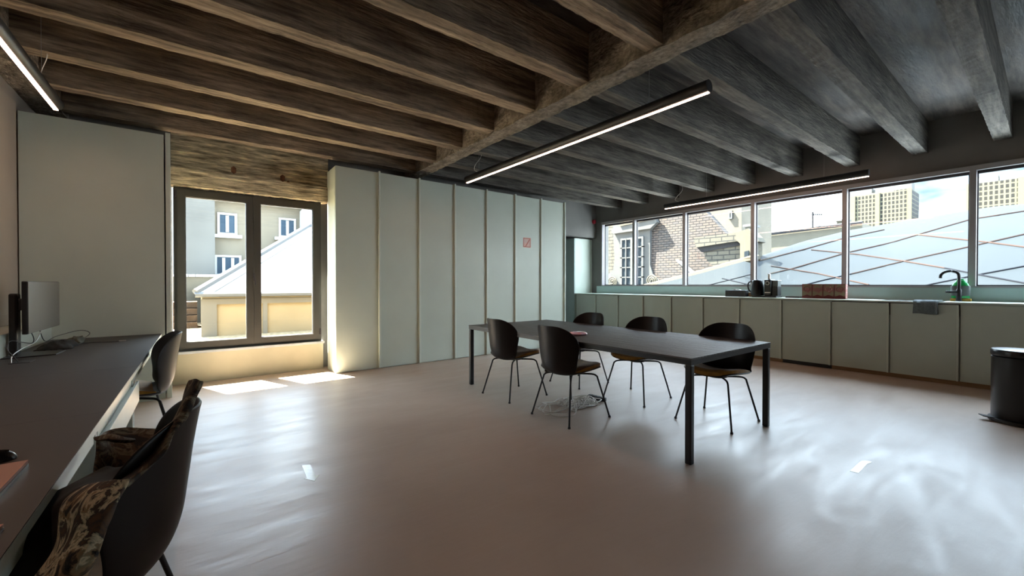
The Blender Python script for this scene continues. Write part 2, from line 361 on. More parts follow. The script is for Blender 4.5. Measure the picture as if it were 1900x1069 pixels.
MB().tube([(WX1-.02, YB-.02, .52), (WX1-.02, YB-.02, .61)], .013, 10).build('hinge', DSEAL, W1)
# rust patches on the lintel
mb = MB()
for (x, z) in ((.40, 2.80), (.98, 2.78), (1.05, 2.70)):
    mb.lathe([(0, -.05), (.028, -.03), (.03, .03), (0, .055)], 8, (x, YB-.005, z), 1, .4)
struct('trim_4', mb, RUST)

# ceiling joists and beams
XB0, XB1 = 2.86, 3.07
k = 0
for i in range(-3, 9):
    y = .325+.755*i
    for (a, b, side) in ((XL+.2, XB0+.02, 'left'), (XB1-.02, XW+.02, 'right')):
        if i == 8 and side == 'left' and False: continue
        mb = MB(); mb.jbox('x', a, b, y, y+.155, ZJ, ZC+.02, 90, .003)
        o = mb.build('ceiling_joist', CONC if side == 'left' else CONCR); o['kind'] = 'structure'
mb = MB(); mb.jbox('y', YBACK, YB+.12, XB0, XB1, ZJ-.025, ZC+.02, 150, .009); struct('ceiling_beam', mb, CONCB)
mb = MB(); mb.jbox('y', YBACK, YB, XL-.02, XL+.23, ZJ-.02, ZC+.02, 100, .006); struct('ceiling_beam', mb, CONCB)

# ------------------------------------------------------------------ wardrobe run
def fin(x, y, z0, z1): return MB().box(x-.012, x+.012, y-.035, y, z0, z1, .003)
ordn = ['first', 'second', 'third', 'fourth', 'fifth', 'sixth', 'seventh']
wl = ['tall mint wardrobe unit next to the casement window, its bare side catching sunlight',
      'second tall mint wardrobe unit counted from the casement window',
      'third tall mint wardrobe unit counted from the casement window',
      'middle one of the seven tall mint wardrobe units, fourth from the casement window',
      'fifth tall mint wardrobe unit from the casement window, left of the one with the sticker',
      'tall mint wardrobe unit with the small pink sticker on its door',
      'last tall mint wardrobe unit, at the kitchen end, right of the stickered one']
WY = 6.165; WM = (6.085-1.56)/7
for i in range(7):
    x0 = 1.56+WM*i; x1 = x0+WM
    t = thing('wardrobe_unit', wl[i], 'wardrobe', (x0+WM/2, WY+.3, 0), 'mint wardrobe units along the back wall')
    MB().box(x0+.001, x1-.001, WY+.02, 6.79 if i else YB-.06, .0, 2.945).build('carcass', MINT if i else MINTE, t)
    d = MB().box(x0+.004, x1-.014, WY-.002, WY+.018, .012, 2.95, .002).build('door', MINT, t)
    MB().box(x1-.034, x1-.008, WY-.038, WY+.01, .012, 2.965, .003).build('handle_strip', MINTE, d)
# sticker
st = thing('sticker', 'small pink and red square sticker with a diagonal mark on the wardrobe door', 'sticker', (5.07, WY-.004, 2.07))
p0 = at(970.5, 440.5, 1, WY-.003); p1 = at(985, 460, 1, WY-.003)
sx0, sx1, sz0, sz1 = p0.x, p1.x, p1.z, p0.z
MB().box(sx0, sx1, WY-.0035, WY-.0022, sz0, sz1).build('paper', STICK, st)
mb = MB(); ring(mb, sx0+.01, sx1-.01, WY-.0045, WY-.0035, sz0+.008, sz1-.008, .012)
mb.prism([(sx0+.05, WY-.0045, sz0+.02), (sx0+.075, WY-.0045, sz0+.02), (sx1-.02, WY-.0045, sz1-.03), (sx1-.045, WY-.0045, sz1-.03)], (0, .001, 0)); mb.build('printed_mark', STICKD, st)

# tall cabinet on the left, facing into the room
t = thing('tall_cabinet', 'tall mint cabinet standing at the end of the desk beside the casement window', 'cabinet', (-.8, 6.3, 0))
MB().box(XL+.012, -.285, 5.99, YB-.01, .0, 2.925).build('side_panel', MINT, t)
d = MB().box(-.272, -.252, 6.0, YB-.07, .012, 2.95, .002).build('door', MINTE, t)
MB().box(-.272, -.228, 5.985, 6.005, .0, 2.955, .003).build('handle_strip', MINTE, d)

# ------------------------------------------------------------------ kitchen run
KX = 7.55; KM = .654; KZ = 1.045
kl = ['mint base cabinet beside the tall cabinet in the far kitchen corner', 'second mint base cabinet from the tall cabinet, seen above the farthest chair',
      'third mint base cabinet from the tall cabinet, between two far chairs', 'fourth mint base cabinet from the tall cabinet, behind the middle far chair',
      'fifth mint base cabinet from the tall cabinet', 'mint base cabinet right below the black box on the worktop',
      'mint base cabinet right below the kettle and coffee machine', 'mint base cabinet below the red boxes, above the black plinth gap',
      'mint base cabinet just left of the one with the grey towel', 'mint base cabinet with the grey towel hanging over it',
      'mint base cabinet right of the faucet, partly behind the bin', 'mint base cabinet at the right edge of the picture, behind the bin']
edges = [7.24-KM*i for i in range(0, 14)]
for i in range(13):
    y1 = edges[i]; y0 = y1-KM
    lab = kl[i] if i < 12 else 'mint base cabinet beyond the right edge of the picture'
    t = thing('base_cabinet', lab, 'cabinet', (KX+.3, (y0+y1)/2, 0), 'mint base cabinets under the worktop')
    MB().box(KX+.02, XW-.035, y0+.001, y1-.001, .055, KZ-(.022 if i not in (8, 9) else .205)).build('carcass', MINT, t)
    d = MB().box(KX, KX+.018, y0+.006, y1-.004, .058, KZ-.035, .002).build('door', MINT, t)
    MB().box(KX-.03, KX+.008, y0+.006, y0+.026, .058, KZ-.035, .003).build('handle_strip', MINTE, d)
    gap = i in (7,)  # solid black board here; the open gap's darkness is put in as colour
    MB().box(KX+.03, KX+.048, y0, y1, 0, .056).build('plinth', BLACKM if gap else WOODP, t, label='black plinth board standing in for an open gap' if gap else None)
wt = thing('worktop', 'long thin pale worktop running under the strip window with a sink in it', 'worktop', (KX+.3, 3, KZ-.022))
SK0, SK1 = 1.55, 2.0
mb = MB(); mb.box(KX-.02, XW-.001, edges[-1], .86, KZ-.022, KZ, .003); mb.box(KX-.02, XW-.001, 1.5, 7.29, KZ-.022, KZ, .003)
mb.box(KX-.02, KX+.1, .86, 1.5, KZ-.022, KZ, .003); mb.box(XW-.14, XW-.001, .86, 1.5, KZ-.022, KZ, .003); mb.build('top', MINTE, wt)
mb = MB(); mb.box(KX+.1, XW-.14, .86, 1.5, KZ-.2, KZ-.19); mb.box(KX+.1, KX+.11, .86, 1.5, KZ-.19, KZ-.004); mb.box(XW-.15, XW-.14, .86, 1.5, KZ-.19, KZ-.004); mb.box(KX+.11, XW-.15, .86, .87, KZ-.19, KZ-.004); mb.box(KX+.11, XW-.15, 1.49, 1.5, KZ-.19, KZ-.004)
tag(mb.build('sink', BLACKM, loc=(7.8, 1.18, KZ-.2)), 'black rectangular sink let into the worktop left of the faucet', 'sink')
MB().box(XW-.03, XW-.004, edges[-1], 7.12, KZ, 1.224, .003).build('upstand', TEALP, wt)
t = thing('tall_cabinet', 'tall pale blue-lit cabinet in the corner niche at the end of the kitchen', 'cabinet', (7.85, 7.5, 0))
MB().box(KX+.01, XW-.003, 7.295, YN-.01, 0, 2.43).build('side_panel', MINT, t)
d = MB().box(KX-.012, KX+.008, 7.30, YN-.02, .03, 2.43, .002).build('door', TEALP, t)
fa = MB().lathe([(.055, 0), (.055, .03), (.05, .05), (.03, .055)], 20).build('fire_alarm', RED, smooth=True); fa.location = (XW-.1, YR-.001, 2.87); fa.rotation_euler = (PI/2, 0, 0)
tag(fa, 'small red round fire alarm in the wall corner above the tall cabinet', 'alarm')

# ------------------------------------------------------------------ desks
DX = -.315; DZ = .72
segs = [(-1.26, -.02), (-.02, 1.22), (1.22, 2.46), (2.46, 3.70), (3.70, 5.985)]
dl = ['dark topped desk behind the camera', 'dark topped desk nearest the camera', 'dark topped desk with the rose laptop and mouse', 'middle dark topped desk, empty, in front of the coat chair', 'long dark topped desk with the monitor, reaching the tall cabinet']
for i, (a, b) in enumerate(segs):
    t = thing('desk', dl[i], 'desk', (-.8, (a+b)/2, 0), 'desks in a row along the left wall')
    MB().box(XL+.02, DX, a+.001, b-.001, DZ-.0, DZ+.003).build('desk_surface', BROWN, t)
    MB().box(XL+.02, DX+.001, a+.001, b-.001, DZ-.028, DZ-.0002).build('tabletop', LAM, t)
    MB().box(DX-.05, DX-.03, a+.04, b-.04, DZ-.115, DZ-.03).build('rail', LAM, t)
    for y in (a+.01, b-.04):
        MB().box(-1.10, DX-.025, y, y+.028, 0.0, DZ-.029, .002).build('leg_panel', LAM, t)
    MB().box(-1.13, -1.11, a+.04, b-.04, .12, DZ-.03).build('modesty_panel', MINT, t)
    if i in (3,):
        dr = MB().box(-.90, DX-.02, a+.05, b-.06, .475, .60, .003).build('drawer_box', LAM, t)
        MB().box(DX-.02, DX-.004, a+.045, b+.10, .470, .606, .002).build('drawer_front', LAM, dr)
    if i == 4:
        MB().box(-1.03, -.93, 4.33, 4.47, DZ+.003, DZ+.006, .001).build('cable_flap', PLAST, t)
tag(MB().box(XL+.01, -1.14, -1.2, 5.985, DZ+.004, .90, .003).build('cable_ledge', LAM, loc=(-1.2, 2.4, DZ+.004)), 'pale boxed cable ledge running along the wall behind the desks', 'ledge')
tag(MB().box(XL+.001, XL+.012, -1.0, 5.95, 1.0, 2.98, .002).build('wall_board', LWALL, loc=(XL, 2.5, 1.0)), 'large brownish board covering the wall above the desks', 'board')

# ------------------------------------------------------------------ dining table
T = thing('meeting_table', 'long black wooden table with slim square legs in the middle of the room', 'table', (3.41, 3.0, 0))
TX0, TX1, TY0, TY1, TZ = 2.735, 4.07, 1.525, 4.49, .752
MB().box(TX0, TX1, TY0, TY1, TZ-.012, TZ, .002).build('tabletop', OAK, T)
mb = MB(); ring_y = .04
mb.box(TX0+.002, TX1-.002, TY0+.002, TY0+.042, TZ-.05, TZ-.0125); mb.box(TX0+.002, TX1-.002, TY1-.042, TY1-.002, TZ-.05, TZ-.0125); mb.box(TX0+.002, TX0+.042, TY0+.042, TY1-.042, TZ-.05, TZ-.0125); mb.box(TX1-.042, TX1-.002, TY0+.042, TY1-.042, TZ-.05, TZ-.0125)
mb.build('frame', BLACKM, T)
for x in (TX0+.002, TX1-.05):
    for y in (TY0+.002, TY1-.05): MB().box(x, x+.048, y, y+.048, 0, TZ-.05, .008).build('leg', BLACKM, T)

# ------------------------------------------------------------------ shell chair
def chair_proto():
    t = thing('shell_chair', 'x', 'chair', (0, 0, 0), 'black shell chairs')
    prof = smooth_path([(.235, 0, .447), (.21, 0, .45), (.10, 0, .438), (-.04, 0, .424), (-.15, 0, .422), (-.228, 0, .452), (-.268, 0, .535), (-.286, 0, .65), (-.300, 0, .76), (-.315, 0, .855), (-.322, 0, .890)], 4)
    n = len(prof)
    L = [0]
    for a, b in zip(prof, prof[1:]): L.append(L[-1]+(b-a).length)
    tot = L[-1]
    def surf(u, i, off=0):
        p = prof[i]; s = L[i]/tot
        # half width: seat .235, waist .225, back .27, rounded ends
        hw = .235 + .02*math.sin(min(s/.45, 1)*PI)  + .042*max(0, min(1, (s-.55)/.2))
        e0 = min(1, L[i]/.12); e1 = min(1, (tot-L[i])/.24)
        hw *= (.60+.40*math.sqrt(max(0, 1-(1-e0)**2)))*(.30+.70*math.sqrt(max(0, 1-(1-e1)**2.4)))
        back = max(0, min(1, (s-.42)/.16)); back = back*back*(3-2*back)
        uu = u*hw/.26
        x = p.x + back*.125*uu*uu; z = p.z + (1-back)*.055*uu*uu*(1 if s < .5 else 1)
        z += .02*abs(uu)**3*back
        return Vector((x, u*hw, z+off))
    rows = [[surf(-1+2*k/14, i) for k in range(15)] for i in range(n)]
    MB().grid(rows).build('seat_shell', SHELL, t, smooth=True, solid=.010, sub=1)
    # upholstered pad
    nn = next(i for i in range(n) if L[i]/tot > .40)
    mb = MB(); top = []; bot = []
    for i in range(1, nn+1):
        q_ = (i-1)/(nn-1); f = min(1, .62+q_*2.2)*min(1, (1-q_)*3+.15)
        top.append([surf((-1+2*k/10)*.95, i) + Vector(((.012 if i == 1 else 0), 0, .010+.048*f*(1-.45*abs(-1+2*k/10)**6))) for k in range(11)])
        bot.append([surf((-1+2*k/10)*.95, i) + Vector(((.012 if i == 1 else 0), 0, .006)) for k in range(11)])
    V = [[mb.bm.verts.new(p) for p in r] for r in top]; B = [[mb.bm.verts.new(p) for p in r] for r in bot]
    R = len(V)
    for i in range(R-1):
        for q in range(10):
            mb.bm.faces.new((V[i][q], V[i][q+1], V[i+1][q+1], V[i+1][q])); mb.bm.faces.new((B[i][q+1], B[i][q], B[i+1][q], B[i+1][q+1]))
        for q in (0, 10): mb.bm.faces.new((V[i][q], V[i+1][q], B[i+1][q], B[i][q]))
    for i in (0, R-1):
        for q in range(10): mb.bm.faces.new((V[i][q], V[i][q+1], B[i][q+1], B[i][q]))
    mb.build('seat_cushion', VELVET, t, smooth=True)
    for sx in (1, -1):
        for sy in (1, -1):
            p = [(.02*sx, .05*sy, .415), (.10*sx, .12*sy, .415), (.150*sx, .162*sy, .410), (.172*sx, .181*sy, .392), (.184*sx, .190*sy, .355), (.265*sx, .257*sy, .012)]
            l = MB().tube(smooth_path(p, 3), .0085, 10).build('leg', BLACKM, t, smooth=True)
            MB().lathe([(.011, 0), (.013, .003), (.012, .012), (.009, .02)], 12, (.266*sx, .258*sy, 0)).build('foot_cap', PLAST, l, smooth=True)
    MB().lathe([(.07, .405), (.09, .412), (.09, .424), (.02, .428)], 20).build('seat_mount', BLACKM, t, smooth=True)
    return t
CH = chair_proto()
CH.location = (2.905, 3.76, 0); CH['label'] = 'black shell chair left of the table at its far end, back to the camera'
dup(CH, (2.86, 2.82, 0), math.radians(-1), 'black shell chair left of the table, standing over the tangled cables')
dup(CH, (3.93, 3.72, 0), PI, 'farthest black shell chair on the kitchen side of the table')
dup(CH, (3.915, 2.82, 0), PI+.05, 'middle black shell chair on the kitchen side of the table')
dup(CH, (3.86, 1.90, 0), PI, 'nearest black shell chair on the kitchen side of the table, next to the table corner')
dup(CH, (-.42, 4.22, 0), PI+.12, 'black shell chair pushed under the desk near the monitor')
dup(CH, (-.315, 1.69, 0), PI-.12, 'large black shell chair nearest the camera with the patterned coat on it')

# ------------------------------------------------------------------ linear lamps
def lamp(x, y0, y1, z, label, wires):
    t = thing('linear_pendant_lamp', label, 'lamp', (x, (y0+y1)/2, z), 'tube pendant lamps')
    mb = MB(); n = 20; R = .05; prof = []
    for k in range(n+1):
        a = -PI/2+.36+(2*PI-.72)*k/n; prof.append((x+R*math.cos(a), z+R+R*math.sin(a)))
    V = [[mb.bm.verts.new((p[0], y, p[1])) for p in prof] for y in (y0, y1)]
    for k in range(n): mb.bm.faces.new((V[0][k], V[0][k+1], V[1][k+1], V[1][k]))
    mb.bm.faces.new((V[0][n], V[0][0], V[1][0], V[1][n]))
    mb.bm.faces.new(V[0]); mb.bm.faces.new(V[1][::-1]); mb.build('housing', BLACKM, t, smooth=True)
    MB().box(x-.014, x+.014, y0+.004, y1-.004, z-.0035, z+.0024, .001).build('led_strip', LEDM, t)
    for y in wires:
        mb = MB(); mb.tube([(x, y, z+.1), (x, y, ZC)], .0016, 6); mb.build('suspension_wire', SILVER, t)
    y = y1-.3
    mb = MB(); mb.tube(smooth_path([(x, y, z+.10), (x-.01, y+.07, z+.14), (x-.03, y+.02, z+.2), (x+.02, y-.06, z+.32), (x+.01, y-.04, z+.5), (x, y, ZC)], 6), .003, 6); mb.build('power_cord', CABLEW, t, smooth=True)
    return t
lamp(3.22, 1.655, 5.33, 2.785, 'long black tube lamp with warm light hanging over the meeting table', (2.2, 5.0))
lamp(-.965, 1.56, 5.27, 2.785, 'black tube lamp with bright warm strip hanging above the desks at the left', (2.0, 4.85))
lamp(7.50, 1.575, 4.75, 2.785, 'black tube lamp with warm light hanging in front of the strip window', (2.1, 3.9))

# ------------------------------------------------------------------ small things on the worktop
def cy(px, X=7.85): return at(px, 540, 0, X).y
def cz(px, py, X=7.85): return at(px, py, 0, X).z
# tissue box
y0, y1 = cy(1386), cy(1349); t = thing('tissue_box', 'low black box with white tissue on the worktop left of the kettle', 'box', (7.85, (y0+y1)/2, KZ))
MB().box(7.78, 7.92, y0, y1, KZ, cz(1367, 538.5), .004).build('box_body', PLAST, t)
zt = cz(1367, 538.5); ym = (y0+y1)/2
rows = [[Vector((7.82+.06*i/4, ym-.07+.14*k/6, zt+.004+.02*math.sin(k*1.1+i)**2*math.sin(PI*k/6))) for k in range(7)] for i in range(5)]
MB().grid(rows).build('tissue', CABLEW, t, smooth=True, solid=.003)
# wooden jar
y = cy(1390); tag(MB().lathe([(.032, 0), (.036, .01), (.036, .07), (.03, .075), (.026, .065), (0, .06)], 20, (7.92, y, KZ)).build('wooden_cup', WOODP, loc=(7.92, y, KZ), smooth=True), 'small brown wooden cup on the worktop just left of the kettle', 'cup')
# kettle
y = cy(1405.5); t = thing('kettle', 'matt black electric kettle with loop handle on the worktop', 'kettle', (7.85, y, KZ)); hk = cz(1405, 519.5)-KZ
MB().lathe([(.085, 0), (.098, .008), (.098, .02), (.06, .024)], 28, (7.85, y, KZ)).build('power_base', PLAST, t, smooth=True)
kb = MB().lathe([(.06, .026), (.103, .03), (.106, .05), (.098, hk*.6), (.083, hk-.02), (.08, hk-.012), (.07, hk-.008)], 32, (7.85, y, KZ)).build('body', GLOSSB, t, smooth=True)
MB().lathe([(.078, hk-.012), (.074, hk-.004), (.02, hk), (.016, hk+.01), (0, hk+.012)], 24, (7.85, y, KZ)).build('lid', PLAST, t, smooth=True)
MB().prism([(7.80, y-.06, KZ+hk-.05), (7.80, y-.10, KZ+hk-.01), (7.83, y-.085, KZ+hk-.012)], (.06, .01, 0)).build('spout', PLAST, t)
MB().tube(smooth_path([(7.83, y+.075, KZ+hk-.03), (7.82, y+.12, KZ+hk-.035), (7.815, y+.145, KZ+hk*.7), (7.82, y+.13, KZ+hk*.42), (7.83, y+.095, KZ+hk*.3)], 5), .012, 10).build('handle', PLAST, t, smooth=True)
# coffee machine
y0, y1 = cy(1447), cy(1421); t = thing('coffee_machine', 'slim black capsule coffee machine with water tank beside the kettle', 'coffee machine', (7.85, (y0+y1)/2, KZ)); wd = y1-y0; ht = cz(1434, 519)-KZ
MB().box(7.70, 7.95, y0, y1, KZ, KZ+.028, .006).build('drip_tray', PLAST, t)
b = MB().box(7.74, 7.95, y1-wd*.55, y1-wd*.06, KZ+.028, KZ+ht, .012).build('body', GLOSSB, t)
MB().box(7.735, 7.741, y1-wd*.52, y1-wd*.12, KZ+.075, KZ+.092).build('white_stripe', CABLEW, b)
yc_ = y1-wd*.30; zc_ = KZ+ht-.06; MB().tube([(7.737, yc_+.028*math.cos(q*PI/12), zc_+.028*math.sin(q*PI/12)) for q in range(25)], .006, 8, cap=False).build('button_ring', SILVER, b, smooth=True)
MB().box(7.78, 7.93, y0+wd*.04, y1-wd*.57, KZ+.03, KZ+ht*.62, .006).build('capsule_bin', PLAST, t)
MB().box(7.79, 7.92, y0+wd*.04, y1-wd*.57, KZ+ht*.625, KZ+ht*.92, .006).build('water_tank', GREY, t)
MB().box(7.78, 7.93, y0+wd*.02, y1-wd*.55, KZ+ht*.925, KZ+ht*.96, .004).build('tank_lid', SILVER, t)
yl = y1-wd*.3; MB().box(7.80, 7.84, yl-.02, yl+.02, KZ+ht, cz(1431, 508), .012).build('lever', SILVER, t)
# tray
y0, y1 = cy(1488), cy(1461); tag(MB().box(7.76, 7.93, y0+.01, y1, KZ, KZ+.028, .004).build('wooden_tray', O_CREAM, loc=(7.85, y0, KZ)), 'low pale tray between the coffee machine and the red boxes', 'tray')
# red boxes
bx = [(1488, 1507), (1507, 1527), (1527, 1548), (1548, 1569)]
for i, (a, b) in enumerate(bx):
    y1, y0 = cy(a, 7.8), cy(b, 7.8); h = cz((a+b)/2, 527, 7.8)
    t = thing('tea_box', ['first red patterned box from the left, next to the tray', 'second red patterned box from the left, the reddest print', 'third red patterned box from the left in the row', 'rightmost red patterned box of the row, its pale side showing'][i], 'box', (7.84, (y0+y1)/2, KZ), 'red patterned boxes in a row on the worktop')
    MB().box(7.80, 7.90, y0+.001, y1-.001, KZ, h, .002).build('box_body', REDBOX, t)
    f = MB(); n = 12; yy0, yy1 = y0+.006, y1-.006
    low = [(7.797, yy0+(yy1-yy0)*k/n, KZ+(h-KZ)*(.16+.09*(.5+.5*math.cos(2*PI*k/n+PI)))) for k in range(n+1)]
    f.prism([(7.797, yy1, h-.005), (7.797, yy0, h-.005)]+low, (.0025, 0, 0)); f.build('front_print', BOXART, t)
    rg = MB(); c = ((yy0+yy1)/2, KZ+(h-KZ)*.66); rg.tube([(7.7965, c[0]+.042*math.cos(q*PI/10), c[1]+.036*math.sin(q*PI/10)) for q in range(0, 21)], .0035, 6, cap=False); rg.build('printed_ring', [REDBOX, BOXART, BOXSIDE, REDBOX][i], t)
    if i == 3: MB().box(7.803, 7.897, y0-.0005, y0+.0012, KZ+.01, h-.006).build('side_print', BOXSIDE, t)
# faucet
y = at(1779, 555, 0, 8.0).y; t = thing('faucet', 'black swan neck kitchen faucet with side lever standing behind the sink', 'faucet', (8.0, y, KZ))
zt = at(1770, 503, 0, 8.0).z; yo = at(1746, 510, 0, 7.93).y
MB().lathe([(.034, 0), (.034, .004), (.027, .008), (.027, .15), (.018, .165)], 24, (8.0, y, KZ)).build('faucet_body', BLACKM, t, smooth=True)
MB().tube(smooth_path([(8.0, y, KZ+.15), (8.0, y, zt-.07), (7.998, y+.02, zt-.02), (7.99, y+.07, zt), (7.95, yo-.08, zt), (7.94, yo-.03, zt-.015), (7.93, yo, zt-.05), (7.93, yo+.005, zt-.095)], 6), .0165, 14).build('spout', BLACKM, t, smooth=True)
MB().tube([(7.99, y, KZ+.12), (7.95, y+.115, KZ+.125)], .015, 12).build('lever', BLACKM, t, smooth=True)
# bottle and sponge
yb = at(1782, 550, 0, 8.08).y; t = thing('dish_soap_bottle', 'green dish soap bottle with grey label behind the black faucet', 'bottle', (8.08, yb, KZ))
MB().lathe([(.05, 0), (.082, .006), (.088, .05), (.088, .15), (.07, .20), (.045, .225), (.04, .24)], 26, (8.08, yb, KZ+.035), .55, 1).build('bottle_body', GREEN, t, smooth=True)
MB().lathe([(.0885, .035), (.0895, .04), (.0895, .165), (.0885, .17)], 26, (8.08, yb, KZ+.035), .56, 1.005).build('label_band', GREY, t, smooth=True)
MB().lathe([(.035, .241), (.035, .262), (.02, .266)], 20, (8.08, yb, KZ+.035), .6, 1).build('cap', GREEN, t, smooth=True)
MB().box(8.03, 8.13, yb-.10, yb+.09, KZ, KZ+.034, .008).build('x', YELLOW, None)
sp = COL.objects['x']; sp.name = 'sponge'; sp.data.name = 'sponge'; tag(sp, 'yellow sponge lying under the green bottle behind the faucet', 'sponge')
# towel over the front edge
ya, yb2 = at(1743, 560, 0, KX-.04).y, at(1692, 560, 0, KX-.04).y
rows = []
for i in range(15):
    s = i/14*.46; r = []
    for k in range(25):
        u = k/24; yy = ya+(yb2-ya)*u+.006*math.sin(9*u+s*8)
        fold = .006*math.sin(u*17+1)+.004*math.sin(u*31)
        if s < .30: p = (KX+.22-s*.80+0*fold, yy, KZ+.010+abs(fold)*.4)
        else: p = (KX-.045-max(0, fold)*1.2-.006, yy+(u-.5)*-.02, KZ+.008-(s-.30)*1.05-.004*math.sin(u*6))
        r.append(p)
    rows.append(r)
tag(MB().grid(rows).build('towel', TOWEL, loc=(KX, (ya+yb2)/2, KZ), smooth=True, solid=.007), 'grey towel folded over the front edge of the worktop near the faucet', 'towel')

# ------------------------------------------------------------------ bin
BXc = Vector((5.99, .165, 0)); t = thing('pedal_bin', 'tall glossy black pedal bin with silver rimmed lid at the right edge', 'bin', BXc)
MB().lathe([(.20, 0), (.205, .004), (.205, .03), (.19, .035)], 40, BXc).build('base_ring', PLAST, t, smooth=True)
MB().lathe([(.185, .035), (.188, .04), (.188, .60), (.180, .605)], 48, BXc).build('body', GLOSSB, t, smooth=True)
MB().lathe([(.19, .612), (.194, .62), (.194, .655), (.186, .668), (.10, .676), (0, .678)], 48, BXc).build('lid', GLOSSB, t, smooth=True)
pd = MB(); d = Vector((-.45, .89, 0)).normalized(); pp = Vector((-d.y, d.x, 0)); c = BXc
pd.prism([c+d*.17+pp*.05+Vector((0, 0, .022)), c+d*.17-pp*.05+Vector((0, 0, .022)), c+d*.27-pp*.035+Vector((0, 0, .035)), c+d*.27+pp*.035+Vector((0, 0, .035))], (0, 0, .008)); pd.build('pedal', BLACKM, t)

# ------------------------------------------------------------------ puck on the table, cables, tape
pc = at(1073, 621.5, 2, TZ); tag(MB().lathe([(.07, 0), (.088, .006), (.092, .016), (.082, .027), (.05, .034), (0, .036)], 36, (pc.x, pc.y, TZ)).build('speakerphone', PUCK, loc=(pc.x, pc.y, TZ), smooth=True), 'flat round shiny pink speaker puck lying on the black table', 'speaker')
rnd = random.Random(3); cc = at(1080, 752, 2, 0)
t = thing('cable_pile', 'tangled pile of thin white cables on the floor under the table', 'cable', (cc.x, cc.y, 0))
for q in range(5):
    pts = []; a = rnd.uniform(0, 6)
    cxx = cc.x+rnd.uniform(-.05, .08); cyy = cc.y+rnd.uniform(-.08, .08)
    if q == 0: cxx -= .10; cyy -= .0
    R0 = [.30, .20, .17, .14, .23][q]
    for k in range(46):
        a += rnd.uniform(.35, .75); rr = R0*rnd.uniform(.35, 1.0)
        pts.append((cxx+rr*math.cos(a)*1.15+rnd.uniform(-.03, .03)-(.16 if q == 0 else 0), cyy+rr*math.sin(a)*(.8 if q else .9)+(.05 if q==0 else 0), .006+max(0, rnd.uniform(-.005, .06))*(1-rr/R0*.7)*1.6))
    MB().tube(smooth_path(pts, 5), .0052, 6).build('cable_loop', CABLEW, t, smooth=True)
a, b = at(1092, 735, 2, .02), at(1123, 742, 2, .02); d = (b-a); L_ = d.length; ang = math.atan2(d.y, d.x); M = Matrix.Translation((a+b)/2) @ Matrix.Rotation(ang, 4, 'Z')
t = thing('power_strip', 'black power strip at the back of the cable pile under the table', 'power strip', ((a+b)/2).to_3d()-Vector((0, 0, .02)))
MB().obox(M, L_, .055, .04, .006).build('strip_body', PLAST, t)
mb = MB()
for q in range(4): mb.obox(M @ Matrix.Translation((-L_*.36+q*L_*.22, 0, .021)), .036, .036, .004)
mb.build('sockets', GLOSSB, t)
poly = [at(px, py, 2, .0) for px, py in ((560, 864), (575, 862.5), (586, 883.5), (592, 881), (584, 893), (564, 888.6), (569.5, 887.5))]
tag(MB().prism(poly, (0, 0, .0015)).build('tape_arrow', TAPE, loc=poly[0]), 'arrow of pale masking tape stuck on the floor at the left centre', 'tape', 'masking tape marks on the floor')
poly = [at(px, py, 2, .0) for px, py in ((1577, 874.6), (1597, 855.7), (1611, 855.5), (1618, 858.5), (1609, 861.5), (1593, 878.6))]
tag(MB().prism(poly, (0, 0, .0015)).build('tape_arrow', TAPE, loc=poly[0]), 'short slanted strip of masking tape on the floor right of the table', 'tape', 'masking tape marks on the floor')

# ------------------------------------------------------------------ things on the desks
DT = DZ+.003
t = thing('monitor', 'wide flat computer monitor on a black stand facing away from the wall', 'monitor', (-1.0, 4.8, DT))
mb = MB(); mb.prism([(-1.135, 4.62, DT), (-.87, 4.68, DT), (-.86, 4.93, DT), (-1.135, 4.98, DT)], (0, 0, .008)); mb.build('stand_base', PLAST, t)
MB().box(-1.125, -1.08, 4.74, 4.83, DT+.008, 1.20, .012).build('stand_column', PLAST, t)
MB().box(-1.085, -1.0, 4.76, 4.83, 1.07, 1.16, .008).build('mount', PLAST, t)
ms = MB().box(-1.005, -.975, 4.50, 5.36, .905, 1.292, .006).build('display_back', PLAST, t)
MB().box(-.9752, -.9722, 4.505, 5.355, .91, 1.287).build('screen', mat('switched_off_screen', (.10, .095, .085), .30, spec=.9), ms)
def cable(name, label, pts, r=.003, m=PLAST, n=6):
    pts = smooth_path(pts, n); return tag(MB().tube(pts, r, 8).build(name, m, loc=pts[0], smooth=True), label, 'cable')
cable('black_cable', 'black cable looping behind the monitor stand down to the desk', [(-1.06, 4.80, .98), (-1.03, 4.88, .86), (-1.05, 4.95, .80), (-1.06, 4.75, .83), (-1.07, 4.55, .86), (-1.05, 4.40, .82), (-1.0, 4.34, .76), (-.99, 4.36, DT+.006)])
cable('grey_cable', 'light grey cable hanging from the monitor to the flap in the desk', [(-1.0, 4.98, .92), (-1.01, 4.85, .82), (-1.02, 4.6, .80), (-1.03, 4.42, .77), (-1.02, 4.35, DT+.004)], m=SILVER)
cable('looped_cable', 'black cable lying in a wide loop over the dark laptop bag', [(-1.02, 5.0, .90), (-1.0, 5.05, .80), (-.98, 5.3, .815), (-.90, 5.70, .825), (-.84, 5.74, .79), (-.86, 5.5, .76), (-.93, 5.25, .775)])
rows = []
for i in range(13):
    rows.append([(-1.06+.21*i/12+.01*math.sin(k), 5.02+.52*k/16, DT+.004+.042*(math.sin(PI*i/12)*math.sin(PI*k/16))**.5+.008*math.sin(i*1.7+k*.9)*math.sin(PI*i/12)) for k in range(17)])
tag(MB().grid(rows).build('laptop_bag', mat('dark_cloth', (.02, .02, .018), .9), loc=(-.95, 5.3, DT), smooth=True, solid=.006), 'limp dark laptop bag lying on the desk beside the monitor', 'bag')
c = at(142, 637, 2, DT); rows = []
mb = MB(); bmesh.ops.create_icosphere(mb.bm, subdivisions=3, radius=1)
